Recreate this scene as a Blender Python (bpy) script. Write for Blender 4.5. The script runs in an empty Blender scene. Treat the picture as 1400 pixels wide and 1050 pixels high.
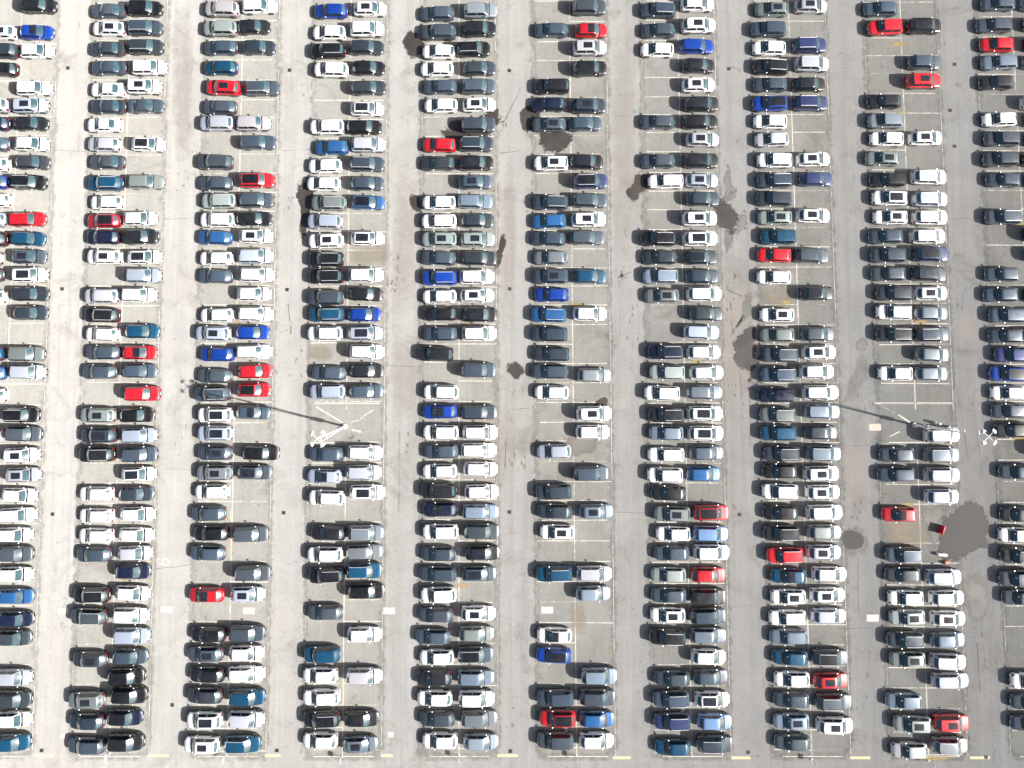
import bpy, math, random
from mathutils import Vector, Matrix, noise
random.seed(7)
R = math.radians
scene = bpy.context.scene
COL = scene.collection

# every car of the photograph: centre of its body in the 1400x1050 photograph (y x), paint letter, roof flags
# W white S silver G dark grey K black B bright blue A mid blue C pale blue T teal N navy V violet blue R red D dark red E sage L pale grey
# p sunroof, P black roof, r roof rails, f black glass front half of the roof, s saloon
CARS = {
 (0,'L'): "45 0 Wp,70 2 G,95 2 K,145 -10 Sr,169 -9 N,197 -10 G,225 -9 W,249 -11 B,274 -8 W,300 -14 S,327 -13 K,353 -18 E,376 -19 G,406 -14 W,484 -18 T,510 -15 A,541 -13 W,594 -22 W",
 (0,'R'): "8 54 K,44.5 50.5 Bf,70 51 W,121 47.5 W,145 43 Sp,169 43 K,197 44 W,222 45 G,249.5 40 Kr,300 38 R,326.5 38.5 T,351 40 Gp,376 42 WP,402 42 G,428 42 G,484 37 E,508.5 39 S,567 30 Kr,593 33 G,622 31 Wp,649 32 Sp,677 27 W,704 25 W,731 21 W,757 21 G,785 22 W,815 22 A,846 22 N,872 19 G,925 20 S,955 19 G,983 20 W,1014 17 T",
 (1,'L'): "15 149 Gs,39.5 149 Wp,67 147.5 Gs,93 149 Gs,123 148 Ws,146 148.5 Gs,171 143 Ws,197.5 142.5 S,222 147 Gs,251 145 Tr,277 146.5 W,302 142 DP,324.5 141 N,351.5 143.5 Wp,405 140 Sr,431 140 Kr,457 140 W,482 141 G,508.5 136 G,567.5 135 Ep,595 136 GP,621 133 Kr,675 132 W,705 132 W,732 131.5 W,758 128.5 G,813 126 Kr,842 122 Gr,901 123 Gp,956 119 Ep,986 118.5 G,1019 118 G",
 (1,'R'): "12 199 K,38.5 199 Gr,64.5 200 Gr,93 205 W,119 198 Wp,145 200 Gs,197.5 203 WP,249 200 E,299 192 W,324 192.5 K,351.5 198 WP,377 197 Sr,403.5 191 Wr,453 194.5 T,482 191 Rf,507 191 G,538 195 R,567.5 187.5 K,595 191 S,621 191 G,648 190 WP,675 186.5 G,703 188.5 W,731 187 W,756 185 S,781 182 N,810.5 182 W,840.5 180 W,868 181 S,897 178 G,924 173.5 K,949.5 177 K,980.5 171 NP,1014 172.5 K",
 (2,'L'): "13 304 S,39.5 302 E,65.5 302 G,93 302 T,120.5 306 Rp,147 301 G,169 297 S,222 295 G,251 295 G,275 300 Er,301 298 W,325 294 A,353.5 296 W,378 295 G,431 297 W,456 292 Sp,484.5 297 B,514 294 G,538.5 291 Gr,567 295 WP,592 295 SP,619 294 Gp,646 294 Lp,672 290 W,702 285 G,729 289 K,756 284 G,813 282 Rf,867 285 K,894 281 Gp,922 283 K,950.5 280 G,983.5 280.5 WP,1017 277 Wp",
 (2,'R'): "9 355 W,37 347 K,65 354 G,121 359 Gr,169 347 S,195 353 G,247 352 RP,274 351 G,299 347.5 K,323 350 Wp,350.5 350.5 S,376 352 Wr,402 347.5 W,429.5 350 W,454.5 345.5 B,481 347.5 W,507.5 348.5 R,533 347 RP,563.5 346 Gf,619 357 K,645.5 348 GP,730 343 G,783 346 G,812 339 Sp,865 338 G,892.5 337 W,921 337 W,952 338 T,982 337.5 S,1016 332 Tr",
 (3,'L'): "15.5 452.5 B,45 450 W,70 449 KPr,96 453 W,174 447.5 W,202 454 A,227 444.5 W,251.5 442.5 W,278 450 Er,303 444.5 Sr,329.5 446 Wp,354.5 446 Kr,378 446 Kr,407 446 G,430 447 Tr,456 444.5 Wr,510 450 G,535.5 448 Sr,621 446.5 G,651 444 Sf,680 447 Wr,728.5 449 K,757.5 445 Wr,786 447 Kr,837 445 G,894 440.5 T,923 438 W,953 439.5 W,982 440 KPr,1012 438 W",
 (3,'R'): "12.5 506 Wp,40.5 502 Wr,65 501 G,93 504 K,120 504 G,149 502 WP,174 498 K,198 504 S,224.5 502 Gr,251 502 G,277 503 AP,326 502.5 WP,376.5 500.5 Wr,402 500 K,430 498 B,455.5 500 SP,481 502 Wr,507 501.5 K,535 500.5 G,618.5 499.5 Wr,645.5 498 Sr,672.5 502.5 WP,728 500.5 Lr,754.5 498 L,779.5 498 Tr,808 501 K,867 498.5 W,923 498.5 S,982 494.5 K,1017 492.5 Lp",
 (4,'L'): "19 598 G,44.5 600 G,71 600 W,95 597.5 W,119 602.5 G,144.5 603 W,198.5 601 R,223.5 599.5 G,277 600.5 W,303 600.5 W,327.5 601 Ep,353 600 G,380 601.5 Br,405.5 601 W,429 602 K,456.5 602.5 G,484 596 K,536 603.5 Wr,562.5 602 Bf,591 603 W,617 604 G,644 601.5 W,670.5 600 K,696.5 602 Nf,726.5 602.5 W,757 599.5 G,784.5 598.5 G,812.5 600 W,840.5 596 G,870 592.5 G,898 597.5 W,926.5 593.5 K,954 594.5 W,982 598 G,1012 601.5 W",
 (4,'R'): "15 657 L,40 655 K,67.5 647 KPr,93.5 655.5 G,118.5 654 G,143.5 655 Wp,171 654 G,197 651 Gr,223 651 KP,249 650 Gp,275.5 649.5 L,301.5 652.5 G,327.5 653 Ep,353 655 G,378.5 652 Wr,404 652.5 Wp,430 656 KP,456 655 Wr,506 654 G,563.5 655 G,591 656.5 Wr,615.5 654.5 W,641 657 W,672 658.5 W,699.5 657 L,726 658.5 G,755.5 660 KP,784 655 GP,838 654 Wp,866 651.5 E,894 650 GPr,926 650.5 L,954 651.5 W,981 655 L,1013.5 657.5 L",
 (5,'L'): "41.5 754 G,118.5 755 K,143 750 N,170.5 751 Gp,223.5 753.5 Wp,277 753 Gr,302.5 751 A,326.5 750 G,352.5 753 L,378 753 Gp,403 754.5 B,430.5 750.5 Ar,457 752 G,484 754 G,508 752 G,536.5 754.5 W,617 757.5 S,672 757 G,699 758.5 G,727 762 Wp,784 758 Tr,868 758 Wf,895.5 757 BP,953 759.5 G,981 762.5 RP,1011.5 759.5 G",
 (5,'R'): "10.5 805.5 G,42 808 Rf,66 806 Sp,94 806 K,145 805 Gp,169.5 800 G,221.5 801 KP,248 807 VPr,274 806.5 G,300.5 804.5 Wp,325 802.5 G,378 806 T,429 806.5 W,513 812.5 L,565 812 Wp,590.5 810.5 W,647 808 G,699 815 Lp,783.5 812 Sr,811 811 L,923 819 L,952.5 817 G,982.5 816 A,1012 815.5 W",
 (6,'L'): "14.5 900 Gr,42 900 G,68.5 898.5 W,167 899 G,220.5 899.5 G,248 910 W,326.5 900 Kr,352 902 G,378 903 Lr,404.5 905 Ep,481 910 Nr,509 912 Er,537.5 905 W,567 911 Kr,592 911 L,621.5 910.5 W,649 909 Wr,674 914 K,702 919 Ep,729.5 920.5 W,756 918.5 G,785.5 914 E,813.5 914.5 G,840.5 913 Wp,870 912.5 Kr,927 919 G,954.5 917.5 Gr,985 919 Vr,1021 920 T",
 (6,'R'): "6 953.5 W,35.5 955 Wp,63.5 952.5 B,90 955 K,116.5 955 Wp,142.5 959 K,166.5 957.5 K,191 960.5 Sp,220 958.5 K,247 959 Sp,272 961 G,299 956.5 Wp,326.5 957 WP,352 958 GP,378 960 G,402 962.5 Wr,429 966 G,454 959 S,481.5 962 W,509.5 966 W,536 963 L,565 963.5 WP,592 964.5 WP,619 966 L,648 961.5 A,700.5 972 RP,729 971 C,754.5 972.5 W,785.5 968.5 R,815 968 K,841.5 968 G,868.5 968 L,897.5 969 W,925 971.5 G,955.5 974 WP,986 977 C,1016 977 Gr",
 (7,'L'): "13 1055.5 Ep,40.5 1050.5 G,66 1051.5 W,92 1053.5 Kr,116 1053 G,142 1052.5 BP,166.5 1053 W,191 1055 S,219.5 1058.5 W,247 1059 Gr,272 1058 G,297.5 1059.5 Ep,324 1064 T,349 1058.5 R,379 1058 W,430.5 1062 Wp,458 1062.5 E,485 1066.5 Gr,512 1064 Gr,540 1060.5 N,567 1063 Er,592 1064 T,620 1068.5 Gr,644 1066 K,671.5 1066 W,700.5 1067 K,728.5 1068 Kr,758.5 1072.5 Rr,787 1078 Tf,815.5 1077.5 Wp,844 1076.5 W,870 1078 L,898.5 1080 T,928 1082.5 W,956 1082 G,985.5 1082 Lp,1014.5 1083 G",
 (7,'R'): "8.5 1109 Sp,62.5 1106.5 Vr,88 1110 Sr,115.5 1106 KP,141.5 1108 Vr,218 1112 Wp,245 1115.5 V,295 1112 Wp,349.5 1109 G,401 1117 KP,456.5 1118 G,481.5 1120 Wp,508 1117 W,536.5 1122 W,562.5 1124 L,591 1122.5 G,619.5 1125.5 Lr,647 1122.5 Wp,672.5 1125 Wp,700 1127 W,727 1127 E,754.5 1126.5 Sp,784.5 1134 W,813 1131.5 Wp,841.5 1133 S,898 1134.5 GPr,930 1136 Rp,958.5 1139.5 Gr,990.5 1141 Wp",
 (8,'L'): "12.5 1204 G,38 1209.5 R,139 1208.5 K,165.5 1210 L,190 1212 W,217 1206.5 Ep,246 1213.5 K,271 1215.5 WP,297 1217 Wp,323.5 1211 G,349 1214 G,374.5 1214.5 G,401 1222 G,427 1221.5 W,457 1222 Kr,510.5 1224 W,621.5 1226 G,648.5 1225 G,703 1229 Rf,758 1235 Gr,785.5 1234 G,817 1238 W,843.5 1240 Ep,873.5 1237 Gr,901 1240.5 Ep,957.5 1235.5 L,988.5 1246.5 Ep,1025 1243 S",
 (8,'R'): "36 1263 K,85.5 1264 G,111 1262 Rp,189 1265.5 Wp,242.5 1269.5 W,272.5 1271 Sr,297.5 1271 W,323.5 1268 W,347.5 1272.5 VP,374.5 1270 G,401 1272.5 Wp,428 1273 L,457 1273.5 Gr,484.5 1275 L,510.5 1273 L,594.5 1287.5 Sr,621.5 1287 Lr,649 1287.5 Sr,678.5 1288 S,788 1289.5 Sr,817 1294.5 W,845 1296.5 Wp,874.5 1296 L,903.5 1295.5 Sr,930 1299.5 S,987 1299.5 Rp,1018 1297.5 Lr",
 (9,'L'): "5 1364.5 G,35 1359 G,61.5 1362.5 R,85.5 1366 L,113 1361.5 K,163.5 1366 W,190 1369 G,218 1367.5 G,246 1371.5 G,297 1371 Gr,375 1370 G,403 1368 G,431 1376 G,459 1375 G,485 1384 V,511 1377 BP,537 1378 W,561.5 1379 G,588 1384 K,645 1391 G,703 1391 K,731 1389 W,759 1392 Kr,790 1391 G,816.5 1394 G,930 1406 W,959 1406 G,988 1406 G",
 (9,'R'): "5 1418 L,33 1421 K,60 1424 K,85 1420 G,140 1418 S,163 1423 K,190 1425 K,218 1422 K,246 1425 G,320 1424 K,348 1428 G,403 1425 K,431 1429 G,459 1427 K,615 1436 G",
}


# ------------------------------------------------------------------ camera model (pixel of the 1400x1050 photograph -> point in the lot)
FPX, CX, CY, CAMH, TILT = 936.0, 682.0, 434.0, 92.0, R(3.42)
def at(u, v, z=0.0):
    a, b = (u-CX)/FPX, (CY-v)/FPX
    t = (CAMH-z)/(math.cos(TILT)-b*math.sin(TILT))
    return Vector((a*t, (b*math.cos(TILT)+math.sin(TILT))*t, z))
cam_d = bpy.data.cameras.new('camera'); cam = bpy.data.objects.new('camera', cam_d); COL.objects.link(cam)
cam.location = (0, 0, CAMH); cam.rotation_euler = (TILT, 0, 0)
cam_d.sensor_width = 36; cam_d.lens = FPX/1400*36
cam_d.shift_x = (700-CX)/1400; cam_d.shift_y = -(525-CY)/1400
cam_d.clip_start = 1; cam_d.clip_end = 3000
scene.camera = cam

# ------------------------------------------------------------------ light
SUN_EL = R(32.5); SUN_AZ = math.atan2(0.97, -0.245)
sd = Vector((math.cos(SUN_EL)*math.sin(SUN_AZ), math.cos(SUN_EL)*math.cos(SUN_AZ), math.sin(SUN_EL)))
sl = bpy.data.lights.new('sun', 'SUN'); sl.energy = 5.0; sl.angle = R(0.53); sl.color = (1.0, 0.978, 0.945)
so = bpy.data.objects.new('sun', sl); COL.objects.link(so)
so.rotation_euler = sd.to_track_quat('Z', 'Y').to_euler(); so.location = sd*200
w = bpy.data.worlds.new('World'); scene.world = w; w.use_nodes = True
nt = w.node_tree; nt.nodes.clear()
sky = nt.nodes.new('ShaderNodeTexSky'); sky.sky_type = 'NISHITA'; sky.sun_disc = False
sky.sun_elevation = SUN_EL; sky.sun_rotation = SUN_AZ; sky.dust_density = 5.0; sky.ozone_density = 0.6
bg = nt.nodes.new('ShaderNodeBackground'); bg.inputs['Strength'].default_value = 0.058
wo = nt.nodes.new('ShaderNodeOutputWorld')
nt.links.new(sky.outputs[0], bg.inputs['Color']); nt.links.new(bg.outputs[0], wo.inputs['Surface'])
vs = scene.view_settings; vs.view_transform = 'Standard'; vs.look = 'None'; vs.gamma = 1; vs.exposure = 1.0
scene.render.film_transparent = False

# ------------------------------------------------------------------ materials
class NT:
    def __init__(s, name):
        s.m = bpy.data.materials.new(name); s.m.use_nodes = True
        s.t = s.m.node_tree; s.t.nodes.clear()
        s.out = s.n('ShaderNodeOutputMaterial')
    def n(s, kind, **kw):
        x = s.t.nodes.new(kind)
        for k, v in kw.items():
            if hasattr(x, k): setattr(x, k, v)
            else: s.set(x.inputs[k.replace('_', ' ')], v)
        return x
    def set(s, inp, v):
        if isinstance(v, bpy.types.NodeSocket): s.t.links.new(v, inp)
        else: inp.default_value = v
    def math(s, op, a, b=0.5, clamp=False):
        x = s.n('ShaderNodeMath'); x.operation = op; x.use_clamp = clamp
        s.set(x.inputs[0], a); s.set(x.inputs[1], b); return x.outputs[0]
    def ramp(s, f, lo, hi, a=0.0, b=1.0):
        x = s.n('ShaderNodeMapRange'); x.clamp = True
        for i, v in enumerate((f, lo, hi, a, b)): s.set(x.inputs[i], v)
        return x.outputs[0]
    def mix(s, f, a, b, mode='MIX'):
        x = s.n('ShaderNodeMix'); x.data_type = 'RGBA'; x.blend_type = mode
        s.set(x.inputs[0], f)
        for i, v in ((6, a), (7, b)):
            s.set(x.inputs[i], tuple(v)+(1,) if isinstance(v, (tuple, list)) and len(v) == 3 else v)
        return x.outputs[2]
    def pos(s, scale=(1, 1, 1), rot=0.0, off=(0, 0, 0)):
        g = s.n('ShaderNodeNewGeometry'); mp = s.n('ShaderNodeMapping')
        s.set(mp.inputs[0], g.outputs['Position']); mp.inputs['Scale'].default_value = scale
        mp.inputs['Rotation'].default_value = (0, 0, rot); mp.inputs['Location'].default_value = off
        return mp.outputs[0]
    def noise(s, vec, scale, detail=4, rough=0.55, dist=0.0):
        x = s.n('ShaderNodeTexNoise'); s.set(x.inputs['Vector'], vec)
        x.inputs['Scale'].default_value = scale; x.inputs['Detail'].default_value = detail
        x.inputs['Roughness'].default_value = rough; x.inputs['Distortion'].default_value = dist
        return x.outputs['Fac']
    def attr(s, name):
        x = s.n('ShaderNodeAttribute'); x.attribute_name = name; return x.outputs['Fac']
    def bsdf(s, color, rough=0.5, metal=0.0, coat=0.0, coat_rough=0.05, alpha=1.0, diff=0.0, ior=1.5, normal=None, spec=0.5):
        p = s.n('ShaderNodeBsdfPrincipled')
        s.set(p.inputs['Base Color'], tuple(color)+(1,) if isinstance(color, (tuple, list)) and len(color) == 3 else color)
        for k, v in (('Roughness', rough), ('Metallic', metal), ('Coat Weight', coat), ('Coat Roughness', coat_rough), ('Alpha', alpha),
                     ('Diffuse Roughness', diff), ('IOR', ior), ('Specular IOR Level', spec)):
            s.set(p.inputs[k], v)
        if normal is not None: s.set(p.inputs['Normal'], normal)
        s.t.links.new(p.outputs[0], s.out.inputs['Surface']); return p
    def bump(s, h, strength=0.3, dist=0.02):
        b = s.n('ShaderNodeBump'); s.set(b.inputs['Height'], h); b.inputs['Strength'].default_value = strength
        b.inputs['Distance'].default_value = dist; return b.outputs[0]

def plain(name, color, rough=0.5, metal=0.0, coat=0.0):
    k = NT(name)
    f = k.noise(k.pos(), 3.0, 3)
    c = k.mix(k.ramp(f, 0.35, 0.65), tuple(x*0.88 for x in color), tuple(min(1, x*1.08) for x in color))
    k.bsdf(c, rough, metal, coat); return k.m

def make_tarmac(name, light, dark, warm, bays):
    k = NT(name); P = k.pos()
    big = k.noise(P, 0.045, 3, 0.6); mid = k.noise(P, 0.22, 5, 0.65, 0.6); fine = k.noise(P, 2.6, 4, 0.7); grit = k.noise(P, 16.0, 2, 0.6)
    lane = k.noise(k.pos((1.0, 0.02, 1)), 0.85, 3, 0.55)          # wheel tracks that run along the aisles
    lane2 = k.noise(k.pos((1.0, 0.035, 1), 0, (7, 3, 0)), 2.3, 3, 0.6)
    c = k.mix(k.ramp(big, 0.36, 0.64), light, warm)
    c = k.mix(k.ramp(mid, 0.36, 0.70, 0, 0.75), c, dark)
    c = k.mix(k.ramp(lane, 0.42, 0.68, 0, 0.20 if bays else 0.62), c, dark)
    c = k.mix(k.ramp(lane2, 0.48, 0.72, 0, 0.34), c, tuple(x*1.12 for x in light))
    c = k.mix(k.ramp(fine, 0.30, 0.70, 0, 1), k.mix(0.16, c, tuple(x*0.62 for x in dark)), k.mix(0.07, c, (0.75, 0.73, 0.69)))
    c = k.mix(k.ramp(grit, 0.62, 0.78, 0, 0.18), c, tuple(x*0.55 for x in dark))
    # grime: blotches of old oil and mud with an edge of their own
    g1 = k.noise(k.pos((1, 1, 1), 0, (31, 12, 0)), 0.16, 6, 0.68, 0.8)
    c = k.mix(k.ramp(g1, 0.56, 0.74, 0, 0.70), c, (0.20, 0.185, 0.16))
    g2 = k.noise(k.pos((1, 1, 1), 0, (3, 52, 0)), 0.55, 5, 0.7, 1.2)
    c = k.mix(k.ramp(g2, 0.62, 0.75, 0, 0.7), c, (0.13, 0.12, 0.11))
    g3 = k.noise(k.pos((1, 1, 1), 0, (83, 22, 0)), 0.30, 4, 0.6, 0.4)
    c = k.mix(k.ramp(g3, 0.62, 0.74, 0, 0.45 if bays else 0.2), c, (0.31, 0.28, 0.17))     # thin moss and silt
    alpha = 1.0
    if bays:
        e = k.attr('edge'); n = k.noise(P, 0.8, 4, 0.6)
        alpha = k.ramp(k.math('ADD', e, k.math('MULTIPLY', k.math('SUBTRACT', n, 0.5), 1.0)), 0.25, 0.75)
    k.bsdf(c, 0.92, alpha=alpha, diff=1.0, normal=k.bump(k.math('ADD', fine, grit), 0.25, 0.01), spec=0.25)
    return k.m

M = {}
M['ground'] = make_tarmac('weathered_concrete', (0.420, 0.418, 0.406), (0.312, 0.307, 0.294), (0.408, 0.390, 0.368), False)
M['bay'] = make_tarmac('bay_tarmac', (0.345, 0.342, 0.322), (0.242, 0.238, 0.220), (0.350, 0.338, 0.308), True)

def make_line(name, col, dirt):
    k = NT(name); P = k.pos()
    n = k.noise(P, 1.6, 5, 0.7); n2 = k.noise(P, 7.0, 3, 0.65)
    wv = k.attr('wear')
    cov = k.math('ADD', k.math('MULTIPLY', n, 0.6), k.math('MULTIPLY', n2, 0.4))
    a = k.ramp(k.math('SUBTRACT', cov, k.math('MULTIPLY', k.math('SUBTRACT', wv, 0.5), 0.55)), 0.42, 0.60, 1.0, 0.0)
    k.bsdf(k.mix(k.ramp(n, 0.35, 0.65), col, dirt), 0.7, alpha=k.math('MULTIPLY', k.math('MAXIMUM', a, 0.05), k.ramp(wv, 0.2, 0.9, 0.55, 1.0)), diff=0.6)
    return k.m
M['white_line'] = make_line('worn_white_paint', (0.74, 0.72, 0.66), (0.52, 0.49, 0.40))
M['yellow_line'] = make_line('worn_yellow_paint', (0.72, 0.62, 0.30), (0.66, 0.60, 0.42))
M['cream_paint'] = make_line('faded_cream_paint', (0.74, 0.68, 0.60), (0.58, 0.52, 0.44))

def make_wet(name, col, rough, edge_lo=0.3, edge_hi=0.55, amp=0.9, col2=None, spec=0.5, top=1.0):
    k = NT(name); P = k.pos(); n = k.noise(P, 0.62, 8, 0.74, 0.6); e = k.attr('edge')
    m = k.noise(P, 0.35, 4)
    s = k.math('ADD', e, k.math('MULTIPLY', k.math('SUBTRACT', n, 0.5), amp))
    c = k.mix(k.ramp(m, 0.35, 0.65), col, col2 or tuple(x*1.25 for x in col))
    k.bsdf(c, rough, alpha=k.math('MULTIPLY', k.ramp(s, edge_lo, edge_hi), top), spec=spec); return k.m
M['puddle'] = make_wet('standing_water', (0.070, 0.068, 0.066), 0.12, 0.20, 0.28, 1.5, (0.078, 0.075, 0.072))
M['damp'] = make_wet('damp_tarmac', (0.040, 0.034, 0.032), 0.45, 0.25, 0.55, 3.0, (0.062, 0.054, 0.048))
M['stain'] = make_wet('grey_stain', (0.165, 0.16, 0.15), 0.8, 0.20, 0.85, 3.0, (0.205, 0.195, 0.178), 0.2, 0.9)
M['silt'] = make_wet('brown_silt', (0.33, 0.27, 0.20), 0.9, 0.35, 1.3, 2.2, (0.27, 0.24, 0.19), 0.2, 0.55)
M['moss'] = make_wet('yellow_moss', (0.36, 0.30, 0.12), 0.95, 0.45, 1.2, 2.2, (0.42, 0.31, 0.16), 0.1, 0.7)
M['rose'] = make_wet('pinkish_patched_asphalt', (0.40, 0.345, 0.315), 0.9, 0.2, 1.2, 2.4, (0.36, 0.31, 0.275), 0.2, 0.34)
M['crack'] = make_wet('crack_filler', (0.10, 0.097, 0.093), 0.8, 0.25, 0.9, 1.6, (0.15, 0.145, 0.14), 0.2, 0.6)

# car paint: colour of the object, its alpha says how metallic the paint is
k = NT('car_paint')
oi = k.n('ShaderNodeObjectInfo'); dust = k.noise(k.pos(), 1.4, 4, 0.6)
c = k.mix(k.ramp(dust, 0.35, 0.75, 0.0, 0.03), oi.outputs['Color'], (0.42, 0.40, 0.36))
k.bsdf(c, k.ramp(dust, 0.3, 0.7, 0.30, 0.40), metal=k.math('MULTIPLY', oi.outputs['Alpha'], 0.55), coat=0.75, coat_rough=0.06)
M['paint'] = k.m
k = NT('car_glass'); d = k.noise(k.pos(), 2.0, 4)
k.bsdf(k.mix(k.ramp(d, 0.35, 0.7), (0.028, 0.070, 0.090), (0.050, 0.095, 0.112)), k.ramp(d, 0.3, 0.7, 0.18, 0.28), coat=1.0, coat_rough=0.13)
M['glass'] = k.m
k = NT('side_glass'); d = k.noise(k.pos(), 2.0, 4)
k.bsdf(k.mix(k.ramp(d, 0.35, 0.7), (0.010, 0.015, 0.020), (0.020, 0.026, 0.032)), 0.10, coat=0.3)
M['side_glass'] = k.m
k = NT('sunroof_glass'); d = k.noise(k.pos(), 2.0, 4)
k.bsdf(k.mix(k.ramp(d, 0.35, 0.7), (0.012, 0.014, 0.020), (0.026, 0.029, 0.037)), 0.10, coat=1.0, coat_rough=0.12); M['sunroof'] = k.m
k = NT('gloss_black_panel'); d = k.noise(k.pos(), 2.0, 4)
k.bsdf(k.mix(k.ramp(d, 0.35, 0.7), (0.007, 0.008, 0.011), (0.018, 0.019, 0.023)), 0.30, coat=0.3); M['black_panel'] = k.m
M['trim'] = plain('black_trim', (0.018, 0.018, 0.02), 0.6)
M['chrome'] = plain('satin_aluminium', (0.62, 0.63, 0.65), 0.30, 0.9)
M['rail'] = plain('brushed_roof_rail', (0.72, 0.73, 0.75), 0.5, 0.5)
M['cap'] = plain('mirror_sun_glint', (0.80, 0.81, 0.83), 0.25, 0.6, 0.5)  # near-white colour stands in for the sun glint on each mirror
M['white_mark'] = plain('matt_white', (0.80, 0.81, 0.82), 0.7)  # plain white of the small windscreen square
M['tyre'] = plain('tyre_rubber', (0.02, 0.02, 0.021), 0.85)
M['rim'] = plain('alloy_rim', (0.50, 0.51, 0.53), 0.35, 0.8)
M['lamp'] = plain('headlamp_lens', (0.13, 0.14, 0.155), 0.3, 0.2, 0.2)
M['tail'] = plain('tail_lamp_lens', (0.11, 0.006, 0.008), 0.2, 0.0, 0.6)
M['plate_w'] = plain('number_plate', (0.66, 0.66, 0.62), 0.5)
M['white_metal'] = plain('white_painted_steel', (0.80, 0.80, 0.78), 0.4)
M['grey_metal'] = plain('galvanised_steel', (0.42, 0.44, 0.47), 0.45, 0.5)
M['dark_iron'] = plain('dark_cast_iron', (0.085, 0.08, 0.075), 0.75, 0.2)
M['concrete'] = plain('pale_concrete', (0.56, 0.55, 0.51), 0.9)
M['red_plastic'] = plain('red_plastic', (0.50, 0.016, 0.022), 0.45)
M['white_plastic'] = plain('white_plastic', (0.80, 0.79, 0.76), 0.45)
M['orange_plastic'] = plain('orange_plastic', (0.75, 0.13, 0.03), 0.5)
M['flood_glass'] = plain('floodlight_glass', (0.62, 0.64, 0.66), 0.15, 0.0, 0.4)
M['cover_steel'] = plain('cream_painted_steel', (0.60, 0.54, 0.48), 0.8)
M['cover_edge'] = plain('worn_cover_frame', (0.42, 0.39, 0.36), 0.9)
M['cover_pink'] = plain('rusty_pale_steel', (0.58, 0.42, 0.33), 0.85)

# ------------------------------------------------------------------ mesh builder
class MB:
    def __init__(s): s.v, s.f, s.m, s.mats = [], [], [], []
    def mi(s, mat):
        if mat not in s.mats: s.mats.append(mat)
        return s.mats.index(mat)
    def add(s, verts, faces, mat):
        o = len(s.v); i = s.mi(mat); s.v += [tuple(p) for p in verts]
        for f in faces: s.f.append(tuple(q+o for q in f)); s.m.append(i)
    def grid(s, rows, mat, flip=False):
        n = len(rows[0]); vs_ = [p for r in rows for p in r]; fs = []
        for i in range(len(rows)-1):
            for j in range(n-1):
                q = (i*n+j, i*n+j+1, (i+1)*n+j+1, (i+1)*n+j); fs.append(q[::-1] if flip else q)
        s.add(vs_, fs, mat)
    def box(s, c, size, mat, bev=0.0, rot=None):
        x, y, z = (q/2 for q in size); b = min(bev, x*0.9, y*0.9, z*0.9); rings = []
        levels = [(-z, b), (-z+b, 0), (z-b, 0), (z, b)] if b > 0 else [(-z, 0), (z, 0)]
        for zz, ins in levels:
            X, Y = x-ins, y-ins
            if b > 0: rings.append([(X, -Y+b, zz), (X, Y-b, zz), (X-b, Y, zz), (-X+b, Y, zz), (-X, Y-b, zz), (-X, -Y+b, zz), (-X+b, -Y, zz), (X-b, -Y, zz)])
            else: rings.append([(X, -Y, zz), (X, Y, zz), (-X, Y, zz), (-X, -Y, zz)])
        s.rings(rings, mat, c, rot)
    def rings(s, rings, mat, c=(0, 0, 0), rot=None, cap=True):
        n = len(rings[0]); vs_ = []
        for r in rings:
            for p in r:
                p = Vector(p)
                if rot is not None: p = rot @ p
                vs_.append(p+Vector(c))
        fs = []
        for i in range(len(rings)-1):
            for j in range(n):
                fs.append((i*n+j, i*n+(j+1) % n, (i+1)*n+(j+1) % n, (i+1)*n+j))
        if cap: fs.append(tuple(range(n))[::-1]); fs.append(tuple((len(rings)-1)*n+j for j in range(n)))
        s.add(vs_, fs, mat)
    def tube(s, a, b, r0, r1, mat, n=10):
        a, b = Vector(a), Vector(b); d = (b-a); q = d.to_track_quat('Z', 'Y').to_matrix()
        s.rings([[(r0*math.cos(t*2*math.pi/n), r0*math.sin(t*2*math.pi/n), 0) for t in range(n)],
                 [(r1*math.cos(t*2*math.pi/n), r1*math.sin(t*2*math.pi/n), d.length) for t in range(n)]], mat, a, q)
    def lathe(s, prof, mat, c=(0, 0, 0), n=16, rot=None):
        s.rings([[(r*math.cos(t*2*math.pi/n), r*math.sin(t*2*math.pi/n), z) for t in range(n)] for r, z in prof], mat, c, rot)
    def mesh(s, name, smooth=True, angle=40):
        me = bpy.data.meshes.new(name); me.from_pydata(s.v, [], s.f)
        for m in s.mats: me.materials.append(m)
        for p, i in zip(me.polygons, s.m): p.material_index = i
        me.update()
        if smooth:
            me.polygons.foreach_set('use_smooth', [True]*len(me.polygons)); me.set_sharp_from_angle(angle=R(angle))
        return me
    def build(s, name, parent=None, **kw):
        o = bpy.data.objects.new(name, s.mesh(name, **kw)); COL.objects.link(o); o.parent = parent; return o

def tag(o, label, cat=None, group=None, kind=None):
    o['label'] = label
    if cat: o['category'] = cat
    if group: o['group'] = group
    if kind: o['kind'] = kind
    return o
def empty(name, loc, rz=0.0):
    o = bpy.data.objects.new(name, None); COL.objects.link(o); o.location = loc; o.rotation_euler = (0, 0, rz); o.empty_display_size = 0.3; return o
def copy_tree(o):
    c = o.copy(); COL.objects.link(c)
    for ch in o.children:
        d = ch.copy(); COL.objects.link(d); d.parent = c
    return c

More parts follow.
